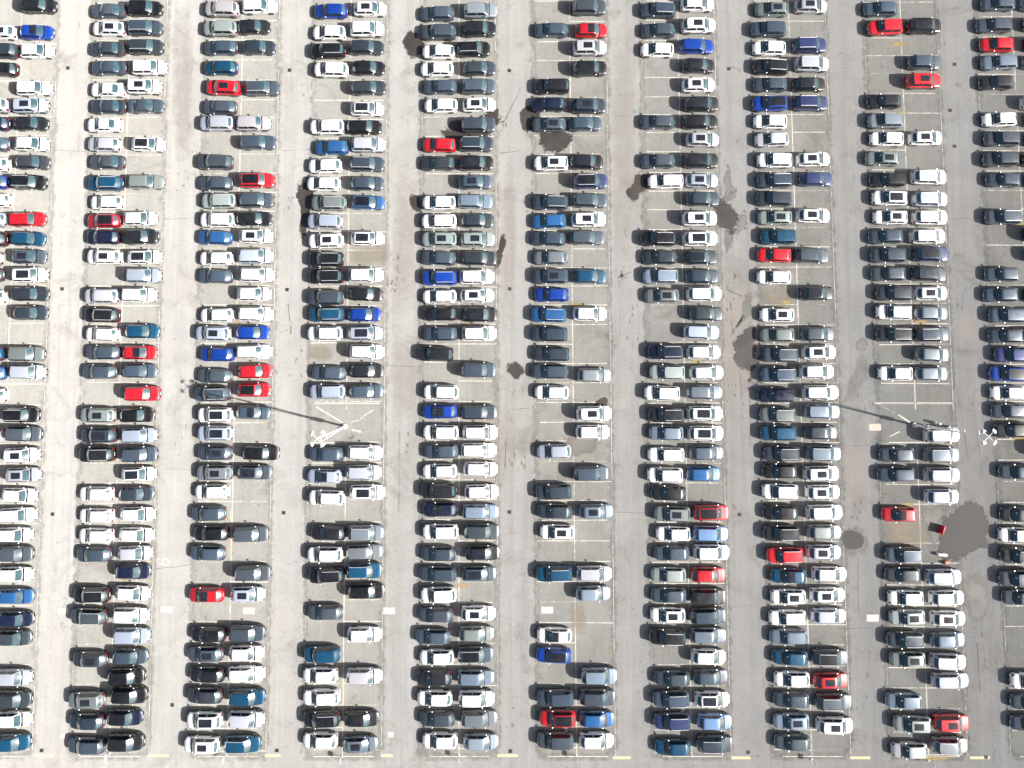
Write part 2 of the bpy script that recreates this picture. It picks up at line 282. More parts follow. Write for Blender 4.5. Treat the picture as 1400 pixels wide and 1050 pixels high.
# ------------------------------------------------------------------ flat sheets on the ground, with an 'edge' or 'wear' value per vertex
def sheet_obj(name, verts, faces, vals, attr, mat):
    me = bpy.data.meshes.new(name); me.from_pydata([tuple(v) for v in verts], [], faces); me.materials.append(mat); me.update()
    a = me.attributes.new(attr, 'FLOAT', 'POINT'); a.data.foreach_set('value', vals)
    o = bpy.data.objects.new(name, me); COL.objects.link(o); return o
def blob(name, pts, mat, z, label, feather=0.95):
    """A patch outlined in the lot: centre fan of rings; edge runs from 0 at the rim to 1 inside."""
    P = [at(u, v, z) for u, v in pts]; n0 = len(P); c0 = sum(P, Vector())/n0; P = [c0+(p-c0)*1.18 for p in P]
    ring = []
    for i in range(n0):                                   # round the outline off
        p0, p1, p2, p3 = P[i-1], P[i], P[(i+1) % n0], P[(i+2) % n0]
        for q in range(5):
            t = q/5
            ring.append(0.5*((2*p1)+(p2-p0)*t+(2*p0-5*p1+4*p2-p3)*t*t+(3*p1-p0-3*p2+p3)*t**3))
    c = sum(P, Vector())/n0; n = len(ring); verts, vals, faces = [], [], []
    fr = [0, 0.06, 0.12, 0.19, 0.27, 0.36, 0.48, 0.7]
    for k_ in fr:
        for p in ring: q = p.lerp(c, k_); q.z = z; verts.append(q); vals.append(min(1.2, k_/feather*1.6))
    verts.append(Vector((c.x, c.y, z))); vals.append(1.0)
    for i in range(len(fr)-1):
        for j in range(n): faces.append((i*n+j, i*n+(j+1) % n, (i+1)*n+(j+1) % n, (i+1)*n+j))
    L = (len(fr)-1)*n
    for j in range(n): faces.append((L+j, L+(j+1) % n, len(verts)-1))
    o = sheet_obj(name, verts, faces, vals, 'edge', mat); return tag(o, label, kind='structure')

class Lines:
    def __init__(s, z): s.v, s.f, s.a, s.z = [], [], [], z
    def seg(s, a, b, wid, wear):
        a, b = Vector((a[0], a[1], s.z)), Vector((b[0], b[1], s.z)); d = (b-a); n = Vector((-d.y, d.x, 0)).normalized()*wid/2
        k_ = max(1, int(d.length/1.2)); o = len(s.v)
        for i in range(k_+1):
            p = a+d*(i/k_); s.v += [p-n, p+n]; s.a += [wear, wear]
        for i in range(k_): s.f.append((o+2*i, o+2*i+2, o+2*i+3, o+2*i+1))
    def build(s, name, mat, label): return tag(sheet_obj(name, s.v, s.f, s.a, 'wear', mat), label, kind='structure')

# ------------------------------------------------------------------ the setting
g = MB(); S = 450
g.grid([[(-S+2*S*i/12, -S+2*S*j/12, 0) for j in range(13)] for i in range(13)], M['ground'], True)
tag(g.build('ground', smooth=False), 'weathered pale grey concrete and tarmac of the whole car park', kind='structure')

CENTRE = {0: ((30, 0), (9, 550)), 1: ((179, 0), (149.5, 1030)), 2: ((332, 40), (312, 950)), 3: ((479.5, 50), (468, 1030)), 4: ((627.5, 0), (627.5, 1030)),
          5: ((779, 50), (788, 1000)), 6: ((926, 0), (945.4, 1000)), 7: ((1078.5, 30), (1109, 1000)), 8: ((1230.5, 10), (1270.5, 1050)), 9: ((1383, 10), (1436, 1050))}
def cx_at(c, Y):
    a, b = at(*CENTRE[c][0]), at(*CENTRE[c][1]); return a.x+(b.x-a.x)*(Y-a.y)/(b.y-a.y)
Y_BOT = at(700, 1034).y; Y_TOP = at(700, -60).y
HALF = 5.05
for c in CENTRE:
    verts, vals, faces = [], [], []; ny = 60
    for i in range(ny+1):
        Y = Y_BOT-0.6+(Y_TOP-Y_BOT+0.6)*i/ny
        for d, e in ((-HALF-0.9, 0), (-HALF+0.1, 0.6), (-HALF+1.2, 1), (HALF-1.2, 1), (HALF-0.1, 0.6), (HALF+0.9, 0)):
            verts.append((cx_at(c, Y)+d, Y, 0.004)); vals.append(e*(0.3 if i == 0 else 1))
    for i in range(ny):
        for j in range(5): faces.append((i*6+j, i*6+j+1, (i+1)*6+j+1, (i+1)*6+j))
    tag(sheet_obj('parking_bay_paving', verts, faces, vals, 'edge', M['bay']), 'darker tarmac strip of parking bays under one double row of cars', kind='structure')

parsed = []
for (c, side), txt in CARS.items():
    for tok in txt.split(','):
        y, x, code = tok.strip().split()
        p = at(float(x), float(y), 0.65)
        parsed.append(dict(c=c, side=side, v=float(y), u=float(x), col=code[0], fl=code[1:], p=p))

ln = Lines(0.009)
rows_of = {}
SKIP = {3: (555, 607), 8: (553, 607)}
for c in CENTRE:
    ys = sorted(d['p'].y for d in parsed if d['c'] == c); rows = [[ys[0]]]
    for y in ys[1:]:
        (rows[-1].append(y) if y-rows[-1][0] < 1.35 else rows.append([y]))
    r = [sum(q)/len(q) for q in rows]; full = [r[0]]
    for y in r[1:]:
        gap = y-full[-1]; n = max(1, round(gap/2.62)); y0 = full[-1]
        for i in range(1, n+1): full.append(y0+gap*i/n)
    while full[-1] < Y_TOP: full.append(full[-1]+2.6)
    rows_of[c] = full
    mids = [max(Y_BOT+0.1, full[0]-1.32)]+[(a+b)/2 for a, b in zip(full, full[1:])]
    rnd = random.Random(c*17+3)
    sk = [at(700, v).y for v in SKIP[c]][::-1] if c in SKIP else (1, 0)
    for m in mids:
        if sk[0] < m < sk[1]: continue
        for sgn in (-1, 1):
            wear = rnd.choice((0.25, 0.42, 0.55, 0.62, 0.74)) + (0.06 if c >= 5 else 0); ext = HALF-rnd.uniform(0, 0.8)
            ln.seg((cx_at(c, m)+sgn*0.07, m), (cx_at(c, m)+sgn*ext, m+rnd.uniform(-.05, .05)), 0.12, wear)
    segs = 24
    for off, wr in ((0, 0.70), (-HALF, 0.40), (HALF, 0.52)):
        for i in range(segs):
            a = Y_BOT+(Y_TOP-Y_BOT)*i/segs; b = Y_BOT+(Y_TOP-Y_BOT)*(i+1)/segs
            if off == 0 and sk[0] < (a+b)/2 < sk[1]: continue
            ln.seg((cx_at(c, a)+off, a), (cx_at(c, b)+off, b), 0.13 if off == 0 else 0.10, wr+rnd.uniform(-.15, .12))
    ln.seg((cx_at(c, Y_BOT)-HALF*0.75, Y_BOT-0.02), (cx_at(c, Y_BOT)+HALF*0.8, Y_BOT-0.02), 0.13, rnd.uniform(0.6, 0.8))
def px_seg(L, pts, wid, wear):
    for a, b in zip(pts, pts[1:]): L.seg(at(*a), at(*b), wid, wear)
px_seg(ln, [(111, 408), (109.5, 457)], 0.26, 0.95); px_seg(ln, [(99.5, 718), (98, 767)], 0.26, 0.95)
px_seg(ln, [(432.5, 556), (452, 568), (470, 579)], 0.16, 0.9); px_seg(ln, [(430, 551.5), (519, 551.5)], 0.15, 0.9)
px_seg(ln, [(511, 560), (498, 568), (492, 574), (480, 577)], 0.15, 0.62); px_seg(ln, [(481, 588), (487, 588.5), (494, 591)], 0.2, 0.85); px_seg(ln, [(425, 605.5), (520, 604)], 0.14, 0.72)
px_seg(ln, [(1228, 567), (1245, 578)], 0.2, 0.9); px_seg(ln, [(1200, 552), (1224, 565)], 0.14, 0.5); px_seg(ln, [(1216, 597), (1230, 590)], 0.16, 0.75)
px_seg(ln, [(1196, 551), (1303, 551)], 0.15, 0.85); px_seg(ln, [(1215, 605), (1290, 605)], 0.15, 0.85)
ln.build('road_markings', M['white_line'], 'worn white painted bay lines across the whole car park')
yl = Lines(0.0095)
for a, b in ((47, 74), (202, 231), (362, 384), (521, 537), (680, 708), (838, 862), (1000, 1026), (1162, 1190), (1326, 1353)):
    px_seg(yl, [(a, 1033+(a > 800)*3), (b, 1033+(a > 800)*3)], 0.34, 0.9)
px_seg(yl, [(29, 93), (39, 99)], 0.18, 0.8); px_seg(yl, [(316, 760), (315, 700)], 0.15, 0.6); px_seg(yl, [(470, 900), (469, 985)], 0.13, 0.7)
yl.build('yellow_road_markings', M['yellow_line'], 'short faded yellow dashes painted along the end of the rows')
cl = Lines(0.0092)
for q in range(16):
    t0, t1 = q*math.pi/8, (q+1)*math.pi/8; cc = at(226.6, 768)
    cl.seg((cc.x+0.42*math.cos(t0), cc.y+0.42*math.sin(t0)), (cc.x+0.42*math.cos(t1), cc.y+0.42*math.sin(t1)), 0.2, 0.85)
px_seg(cl, [(215, 764.5), (222, 764.5)], 0.25, 0.6); px_seg(cl, [(215, 771), (222, 771)], 0.25, 0.5); px_seg(cl, [(232, 764), (250, 764)], 0.14, 0.35)
cl.build('painted_floor_mark', M['cream_paint'], 'faded cream ring and bars painted on the aisle')

# water, damp and dirt (outlines as they lie in the lot)
blob('puddle', [(1322, 689), (1330, 690), (1342, 698), (1349, 712), (1351, 728), (1350, 745), (1338, 749), (1322, 756), (1305, 765), (1290, 764), (1281, 752), (1286, 738), (1288, 722), (1293, 708), (1306, 700)], M['puddle'], 0.012, 'large still grey puddle beside the red panel', 0.85)
blob('puddle', [(1150, 727), (1166, 720), (1182, 725), (1188, 738), (1184, 752), (1172, 760), (1155, 759), (1148, 745)], M['stain'], 0.011, 'damp grey ring round the shallow brown puddle')
blob('puddle', [(1152, 730), (1164, 726), (1177, 730), (1180, 742), (1172, 750), (1156, 750)], M['puddle'], 0.013, 'shallow brown puddle beside the red car', 0.85)
blob('puddle', [(980, 274), (996, 272), (1006, 284), (1010, 300), (1002, 318), (990, 316), (979, 300), (976, 286)], M['damp'], 0.012, 'dark brown puddle in the aisle among scattered mud')
blob('puddle', [(993, 226), (998, 228), (1001, 250), (1006, 262), (1004, 276), (990, 276), (992, 256), (987, 242)], M['stain'], 0.011, 'streak of mud running down to the dark brown puddle')
blob('puddle', [(988, 312), (1004, 310), (1003, 326), (996, 344), (993, 352), (990, 332)], M['stain'], 0.0112, 'tail of mud below the dark brown puddle')
blob('puddle', [(1008, 296), (1020, 292), (1022, 302), (1016, 312), (1006, 318)], M['stain'], 0.0114, 'broken mud edge between the puddle and a sage car')
blob('puddle', [(1022, 446), (1034, 452), (1034, 500), (1010, 502), (1000, 474), (1010, 458)], M['damp'], 0.0116, 'grey wet patch under the tails of dark cars')
blob('puddle', [(1000, 456), (1018, 440), (1030, 420), (1026, 404), (1016, 410), (1014, 440)], M['stain'], 0.0113, 'trail of grime leading to the grey wet patch')
blob('puddle', [(870, 238), (888, 240), (886, 256), (876, 264), (870, 274), (858, 272), (854, 262), (866, 252)], M['damp'], 0.0122, 'dark wet patch at the nose of a white car')
blob('puddle', [(690, 318), (692, 334), (686, 352), (680, 366), (668, 366), (672, 350), (682, 340), (684, 324)], M['damp'], 0.0118, 'dark wet streak beside a grey car nose')
blob('puddle', [(694, 498), (706, 496), (717, 504), (712, 516), (702, 519), (694, 508)], M['damp'], 0.0124, 'small dark oil spot alone in the aisle')
blob('puddle', [(738, 178), (779, 178), (778, 198), (766, 209), (750, 209), (739, 198)], M['damp'], 0.0117, 'half round damp patch in an empty bay')
blob('puddle', [(710, 158), (722, 142), (736, 150), (736, 178), (720, 180), (712, 170)], M['damp'], 0.0119, 'damp patch in the aisle beside a grey car')
blob('puddle', [(612, 170), (646, 162), (680, 152), (680, 178), (650, 190), (606, 192)], M['damp'], 0.0121, 'long damp patch behind a dark car')
blob('puddle', [(770, 600), (786, 596), (818, 596), (816, 614), (796, 622), (780, 624)], M['stain'], 0.0115, 'brown oil patch beside a white car')
blob('puddle', [(816, 548), (828, 544), (830, 556), (822, 560), (810, 558)], M['damp'], 0.0126, 'small oil spot above a white car')
blob('puddle', [(554, 48), (566, 44), (580, 60), (578, 76), (562, 78), (552, 66)], M['damp'], 0.0123, 'dark damp patch at the nose of a dark car')
blob('puddle', [(404, 262), (420, 246), (428, 258), (424, 290), (418, 320), (408, 318), (412, 290)], M['damp'], 0.0127, 'damp edge running past the noses of three cars')
blob('puddle', [(562, 266), (574, 268), (576, 286), (568, 288), (560, 278)], M['damp'], 0.0128, 'damp patch at the nose of a white car')
blob('puddle', [(1170, 470), (1180, 462), (1186, 468), (1184, 478), (1172, 482)], M['stain'], 0.0111, 'grey stain in the aisle beside an empty bay')
blob('puddle', [(1314, 790), (1346, 786), (1352, 815), (1350, 846), (1338, 856), (1326, 846), (1318, 818)], M['stain'], 0.0110, 'tyre swept grey stain beside two white cars')
blob('puddle', [(1258, 700), (1280, 690), (1300, 694), (1284, 712), (1282, 740), (1276, 752), (1270, 728)], M['stain'], 0.0109, 'damp margin around the large grey puddle')
blob('silt', [(418, 472), (446, 470), (458, 480), (452, 496), (420, 494)], M['silt'], 0.0108, 'brown silt in the empty bay beside a white car')
blob('silt', [(475, 340), (528, 330), (540, 350), (530, 364), (480, 364)], M['silt'], 0.0107, 'brown silt across an empty bay')
blob('silt', [(1200, 708), (1262, 704), (1276, 740), (1262, 756), (1212, 744)], M['silt'], 0.0106, 'dried brown silt around the empty bay by the puddle')
blob('silt', [(1040, 394), (1084, 390), (1086, 420), (1060, 424), (1040, 416)], M['silt'], 0.0105, 'brown silt in an empty bay above a white car')
blob('silt', [(776, 826), (796, 820), (806, 850), (796, 872), (780, 860)], M['silt'], 0.0104, 'dirt in the empty bays below a pale cover')
blob('silt', [(1244, 1036), (1262, 1032), (1290, 1034), (1312, 1030), (1308, 1038), (1270, 1042)], M['moss'], 0.0130, 'orange brown leaf litter at the foot of the row')
for u, v, s_ in ((325, 441, 7), (635, 442, 6), (632, 800, 9), (950, 494, 6), (1230, 60, 12), (1232, 155, 10), (1258, 440, 14), (787, 417, 12), (1075, 413, 10), (1240, 690, 14), (1395, 600, 12), (1395, 305, 10), (170, 790, 9)):
    blob('moss', [(u-s_, v-2), (u, v-5), (u+s_, v-2), (u+s_, v+3), (u-2, v+5), (u-s_, v+2)], M['moss'], 0.0132, 'yellowed moss growing along a bay line')
rc = random.Random(4)
for pts in ([(536, 470), (572, 470), (574, 560), (540, 574)], [(642, 560), (690, 548), (706, 640), (650, 690)], [(985, 360), (1024, 360), (1026, 560), (992, 580)], [(540, 250), (570, 250), (566, 400), (536, 420)], [(1310, 420), (1340, 430), (1342, 470), (1305, 470)], [(236, 20), (262, 20), (264, 200), (240, 220)], [(690, 240), (706, 240), (704, 420), (684, 430)], [(840, 60), (868, 60), (866, 330), (842, 330)], [(1152, 600), (1186, 600), (1184, 690), (1156, 690)]):
    blob('stained_paving', pts, M['rose'], 0.0101+rc.random()*.0002, 'pinkish patch of older asphalt in the aisle')
def scuffs(u, v, n, spread, lab):
    c = at(u, v); V, F, A = [], [], []
    for q in range(n):
        p = c+Vector((rc.gauss(0, spread*.35), rc.gauss(0, spread), 0)); rx, ry = rc.uniform(.12, .38), rc.uniform(.2, .8); o = len(V); k_ = 10
        V.append((p.x, p.y, .0136)); A.append(.75)
        for i in range(k_):
            a = i*2*math.pi/k_; f = rc.uniform(.55, 1.2); V.append((p.x+rx*f*math.cos(a), p.y+ry*f*math.sin(a), .0136)); A.append(0)
        for i in range(k_): F.append((o, o+1+i, o+1+(i+1) % k_))
    tag(sheet_obj('scuff_marks', V, F, A, 'edge', M['crack']), lab, kind='structure')
for u, v, n, sp in ((691, 171, 8, .8), (697, 631, 5, .8), (716, 632, 5, .7), (846, 630, 4, .8), (848, 376, 12, .7), (391, 446, 8, 1.4), (397, 274, 8, .9), (408, 508, 6, 1.2), (1000, 400, 10, 1.5), (1006, 445, 9, 2.2), (1001, 530, 9, 2.5), (1171, 708, 12, 1.6), (1334, 864, 4, .6), (1344, 864, 4, .6), (1353, 912, 8, 1.8),
        (540, 378, 12, 1.3), (535, 395, 6, 1.0), (1314, 410, 7, 1.6), (999, 250, 14, 2.0), (1002, 330, 10, 1.6), (1018, 305, 10, 1.0), (268, 210, 5, 1.2), (250, 250, 6, 1.6), (480, 600, 5, .8), (1300, 770, 8, .8), (1316, 780, 6, 1.0), (720, 270, 7, 1.6), (1185, 560, 6, 1.5), (700, 985, 6, 1.4), (555, 605, 5, 1.0), (1180, 905, 5, 1.5), (1175, 960, 5, 1.5), (1360, 1010, 5, 1.2), (868, 420, 6, 1.6), (866, 470, 5, 1.4), (80, 440, 4, 1.4), (245, 600, 4, 1.2)):
    scuffs(u, v, n, sp, 'scattered dark scuffs on the worn aisle')
def crack(pts, wid, label, mat='crack'):
    P = []
    for a, b in zip(pts, pts[1:]):
        A, B = at(*a), at(*b); n = max(2, int((B-A).length/1.0))
        for i in range(n): P.append(A.lerp(B, i/n)+Vector((rc.uniform(-.05, .05), rc.uniform(-.05, .05), 0)))
    P.append(at(*pts[-1])); v, f, a = [], [], []
    for i, p in enumerate(P):
        d = (P[min(i+1, len(P)-1)]-P[max(i-1, 0)]).normalized(); n = Vector((-d.y, d.x, 0))*wid/2*rc.uniform(0.6, 1.3)
        for k_, e in ((-1, 0), (0, 1), (1, 0)): q = p+n*k_; v.append((q.x, q.y, 0.0135)); a.append(e)
    for i in range(len(P)-1):
        for j in range(2): f.append((3*i+j, 3*i+3+j, 3*i+4+j, 3*i+1+j))
    tag(sheet_obj('pavement_crack', v, f, a, 'edge', M[mat]), label, kind='structure')
crack([(1024, 500), (1026, 610)], 0.16, 'dark straight joint down the aisle'); crack([(1011, 505), (1014, 545)], 0.14, 'short dark crack in the aisle')
crack([(1318, 588), (1324, 632)], 0.2, 'dark groove in the aisle past the lamp post'); crack([(1336, 590), (1343, 650)], 0.12, 'thin groove in the aisle')
crack([(1173, 760), (1173, 835)], 0.13, 'thin dark joint below the brown puddle'); crack([(1336, 880), (1340, 945)], 0.35, 'wide dark tar seam in the aisle')
crack([(1316, 398), (1315, 425)], 0.16, 'dark scuff in the aisle'); crack([(545, 700), (546, 590)], 0.10, 'thin joint in the aisle')
crack([(62, 205), (118, 207)], 0.10, 'thin cross joint'); crack([(212, 778), (262, 772)], 0.12, 'pale cross joint'); crack([(690, 640), (692, 605)], 0.25, 'scuffed marks in the aisle')
crack([(385, 206), (425, 204)], 0.10, 'cross joint in the aisle'); crack([(684, 210), (712, 206)], 0.22, 'broken surface in the aisle'); crack([(845, 380), (862, 372)], 0.3, 'broken surface beside a teal car')
crack([(993, 395), (1014, 405)], 0.3, 'scuffed crack in the aisle'); crack([(396, 440), (394, 415)], 0.3, 'scuffed tar marks in the aisle'); crack([(712, 120), (690, 165)], 0.18, 'tyre scuff in the aisle')
crack([(0, 0), (0, 1)], 0.1, 'thin crack') if False else None
for x0, x1, y in ((225, 270, 300), (225, 262, 640), (530, 580, 500), (700, 725, 560), (840, 885, 700), (840, 880, 160), (990, 1030, 830), (1140, 1190, 610), (1145, 1195, 860), (1300, 1345, 300)):
    crack([(x0, y), (x1, y+rc.uniform(-3, 3))], 0.09, 'fine joint across the aisle')

# ------------------------------------------------------------------ cars
KIND = {   # length, width, roof height; cowl, roof front, roof rear, rear glass foot as shares of the length from the nose; nose, bonnet, belt, tail heights; wheel radius
    'hatchback':   dict(L=4.36, W=1.80, H=1.46, xs=(.255, .415, .855, .972), z=(.66, .93, .95, .98), wr=.325),
    'suv':         dict(L=4.50, W=1.89, H=1.67, xs=(.245, .385, .885, .980), z=(.84, 1.06, 1.09, 1.12), wr=.365),
    'estate_car':  dict(L=4.62, W=1.82, H=1.46, xs=(.265, .405, .900, .985), z=(.66, .93, .95, .98), wr=.325),
    'saloon_car':  dict(L=4.58, W=1.82, H=1.42, xs=(.270, .420, .690, .850), z=(.66, .92, .95, 1.00), wr=.325),
}
def smooth(t): t = max(0, min(1, t)); return t*t*(3-2*t)
def pw(x, pts):
    for (a, fa), (b, fb) in zip(pts, pts[1:]):
        if x <= b: return fa+(fb-fa)*max(0, (x-a))/(b-a)
    return pts[-1][1]
class Car:
    def __init__(s, kind):
        k_ = KIND[kind]; s.kind = kind; s.L, s.W, s.H = k_['L'], k_['W'], k_['H']; s.zn, s.zh, s.zb, s.zt = k_['z']; s.rw = k_['wr']
        s.xa, s.xc, s.xd, s.xb = (q*s.L for q in k_['xs'])
        s.wb = s.W/2*0.93; s.wt = s.W/2*0.735
    def X(s, d): return s.L/2-d                              # d runs from the nose
    def width(s, d):
        f = pw(d, [(0, .50), (.05, .68), (.12, .79), (.22, .87), (.40, .94), (.75, .99), (1.0, 1.0)]); r = pw(s.L-d, [(0, .64), (.05, .79), (.12, .88), (.22, .93), (.42, .975), (.75, 1.0)])
        return s.W/2*min(f, r)
    def top(s, d):
        if d < s.xa: return pw(d, [(0, s.zn*.80), (.05, s.zn*.93), (.14, s.zn), (.35, s.zn+(s.zh-s.zn)*.40), (s.xa, s.zh)])
        if d < s.xb: return s.zb-0.01
        e = s.L-d; return min(pw(e, [(0, s.zt*.72), (.05, s.zt*.88), (.12, s.zt*.965), (.25, s.zt)]), s.zt)
    def sill(s, d):
        z = 0.20 if 0.35 < d < s.L-.35 else 0.26
        for ax in (s.L*.185, s.L*.805):
            q = (s.rw+.055)**2-(d-ax)**2
            if q > 0: z = max(z, s.rw+math.sqrt(q)-.02)
        return z
    def ring(s, d):
        w_, t, z = s.width(d), s.top(d), s.sill(d); cab = s.xa-.05 < d < s.xb
        sh = t-0.085 if not cab else s.zb-.10
        pr = [(0, z), (.86*w_, z), (.965*w_, z+.03), (.995*w_, max(z+.05, .48*sh/.85)), (w_, max(z+.08, .70*sh)), (.975*w_, sh), (.90*w_, sh+.055 if not cab else s.zb-.02), (.72*w_, t-.012), (.36*w_, t+.010), (0, t+.016)]
        return pr
    def hroof(s, d):
        zr = s.H-.02
        if d <= s.xc: return s.zb+(zr-.035-s.zb)*((d-s.xa)/(s.xc-s.xa))**0.92
        if d <= s.xd: t = (d-s.xc)/(s.xd-s.xc); return zr-.035+.045*math.sin(math.pi*min(1, t*.9+.08))-.02*t
        t = (d-s.xd)/(s.xb-s.xd); a = zr-.035+.045*math.sin(math.pi*.98)-.02; return a+(s.zb-.005-a)*(t**1.15)
    def wroof(s, d): return s.wb+(s.wt-s.wb)*max(0, min(1, (s.hroof(d)-s.zb)/(s.H-.06-s.zb)))
    def endk(s, d): return min(1, .93+.07*smooth((d-s.xa)/.7))*min(1, .80+.20*smooth((s.xb-d)/.55)**.6)
    def bow(s, d, y):
        r = (y/s.wb)**2; f = 1-smooth((d-s.xa)/(s.L*.35)); b = 1-smooth((s.xb-d)/(s.L*.25)); return d+.18*r*f-.17*r*b
    def P(s, d, y, z): return (s.X(s.bow(d, y)), y, z)
    def topz(s, d, y): q = abs(y)/max(.05, s.wroof(d)); return s.hroof(d)+.018*(1-q*q)
    def patch(s, d0, d1, yf, off, mat, mb, nd=6, ny=6):
        rows = []
        for i in range(nd+1):
            d = d0+(d1-d0)*i/nd; slope = (s.hroof(d+.01)-s.hroof(d-.01))/.02; nl = math.sqrt(1+slope*slope)
            yw = yf(d) if callable(yf) else yf; row = []
            for j in range(ny+1):
                y = -yw+2*yw*j/ny; x, yy, z = s.P(d, y, s.topz(d, y)); row.append((x+slope/nl*off, yy*s.endk(d), z+off/nl))
            rows.append(row)
        mb.grid(rows, mat)
        # a short skirt round the patch so that it has thickness
    def body(s):
        m = MB(); L = s.L; pm = M['paint']
        ds = sorted(set([0, .025, .06, .12, .20, .30, .40, .55]+[L*.185+q for q in (-.42, -.37, -.28, -.15, 0, .15, .28, .37, .42)]+[s.xa-.04, s.xa+.05]+[L*q/20 for q in range(7, 15)]+[L*.805+q for q in (-.42, -.37, -.28, -.15, 0, .15, .28, .37, .42)]+[s.xb-.03, s.xb+.03]+[L-q for q in (0, .025, .06, .12, .20, .30)]))
        ds = [d for d in ds if 0 <= d <= L]; rows = []
        for d in ds:
            pr = s.ring(d); full = [(s.X(d), -y, z) for y, z in pr[::-1]][:-1]+[(s.X(d), y, z) for y, z in pr]; rows.append(full)
        n = len(rows[0])
        for i in range(len(rows)-1):
            for j in range(n-1):
                q = [rows[i][j], rows[i][j+1], rows[i+1][j+1], rows[i+1][j]]; cx_ = sum(p[0] for p in q)/4; cy_ = abs(sum(p[1] for p in q)/4); cz = sum(p[2] for p in q)/4
                mat = pm; df, dr = L/2-cx_, L/2+cx_
                if cz < .30 or (s.kind == 'suv' and cz < .42): mat = M['trim']
                elif df < .30 and cy_ > s.W*.27 and .70*s.zn < cz < 1.06*s.zn: mat = M['lamp']
                elif dr < .16 and cy_ > s.W*.26 and .60*s.zt < cz < .93*s.zt: mat = M['tail']
                elif s.xa-.13 < df < s.xa+.06 and cy_ < s.W*.42 and cz > s.zh-.10: mat = M['trim']
                m.add(q, [(3, 2, 1, 0)], mat)
        m.add(rows[0], [tuple(range(n))], M['trim']); m.add(rows[-1], [tuple(range(n))[::-1]], pm)
        for sx, w_ in ((L/2+.006, .46), (-L/2-.006, .46)):
            zc = .50 if sx > 0 else .66
            m.box((sx, 0, zc), (.012, w_, .11), M['plate_w'])
        # greenhouse: pillars and roof
        rows = []; gd = [s.xa+(s.xc-s.xa)*q/4 for q in range(5)]+[s.xc+(s.xd-s.xc)*q/8 for q in range(1, 9)]+[s.xd+(s.xb-s.xd)*q/4 for q in range(1, 5)]
        for d in gd:
            h, wr, ek = s.hroof(d), s.wroof(d), s.endk(d); hz = max(h, s.zb+.004)
            half = [(s.wb, s.zb-.05), (wr+(s.wb-wr)*.04, s.zb+(hz-s.zb)*.93-.01), (wr*.97, hz-.012 if hz > s.zb+.02 else hz-.001), (wr*.80, s.topz(d, wr*.8)), (wr*.4, s.topz(d, wr*.4)), (0, s.topz(d, 0))]
            rows.append([(s.P(d, -y, z)[0], -y*ek, z) for y, z in half[::-1]][:-1] and [(s.P(d, y, z)[0], -y*ek, z) for y, z in half]+[(s.P(d, y, z)[0], y*ek, z) for y, z in half[::-1]][1:])
        m.grid(rows, pm, True)
        for sg in (-1, 1):                                  # the pillar between the side windows
            r2 = []
            for t in (0.06, .5, .93):
                d0 = s.xa+(s.xb-s.xa)*.50; row = []
                for dd in (-.045, .045):
                    d = d0+dd; y = s.wb+(s.wroof(d)-s.wb)*t+.016; row.append((s.X(d), sg*y*s.endk(d), s.zb+(s.hroof(d)-s.zb)*t))
                r2.append(row)
            m.grid(r2, pm, sg > 0)
        # weld
        import bmesh
        me = m.mesh('body'); bm = bmesh.new(); bm.from_mesh(me); bmesh.ops.remove_doubles(bm, verts=bm.verts, dist=.0008)
        bmesh.ops.recalc_face_normals(bm, faces=bm.faces); bm.to_mesh(me); bm.free()
        me.polygons.foreach_set('use_smooth', [True]*len(me.polygons)); me.set_sharp_from_angle(angle=R(33)); return me
    def side(s, sg):
        m = MB(); rows = []
        for i in range(9):
            u = i/8; row = []
            for t in (.14, .5, .86):
                da = s.xa+(s.xc-s.xa)*t+.20; db = s.xb-(s.xb-s.xd)*t-.22; d = da+(db-da)*u
                dm = max(s.xa, min(s.xb, d)); h = max(s.hroof(dm), s.zb+.12); wr = s.wroof(dm); z = s.zb+(h-s.zb)*t
                row.append((s.X(d), sg*(s.wb+(wr-s.wb)*t+.009)*s.endk(dm), z))
            rows.append(row)
        m.grid(rows, M['side_glass'], sg > 0); return m.mesh('side_window')
def one(fn, name):
    m = MB(); fn(m); return m.mesh(name)
def wheel_mesh(r):
    m = MB(); q = Matrix.Rotation(R(90), 3, 'X'); w_ = .105
    m.lathe([(r*.62, -w_), (r*.94, -w_), (r, -w_*.75), (r, w_*.75), (r*.94, w_), (r*.62, w_)], M['tyre'], n=20, rot=q)
    m.lathe([(r*.12, -w_+.006), (r*.64, -w_-.004), (r*.64, w_+.004), (r*.12, w_-.006)], M['rim'], n=20, rot=q); return m.mesh('wheel')
def mirror_mesh(sg):
    m = MB(); q = Matrix.Rotation(R(90), 3, 'X')
    m.lathe([(.015, -.115), (.055, -.10), (.078, -.05), (.082, .03), (.06, .09), (.02, .11)], M['paint'], (0, sg*.085, 0), 12, q)
    m.lathe([(.095, .0), (.085, .012), (.055, .022), (.015, .026)], M['cap'], (0, sg*.085, .070), 12); m.box((.01, sg*-.03, -.05), (.07, .10, .05), M['trim'], .015); return m.mesh('door_mirror')  # the pale disc on top is a sun glint put into the colour

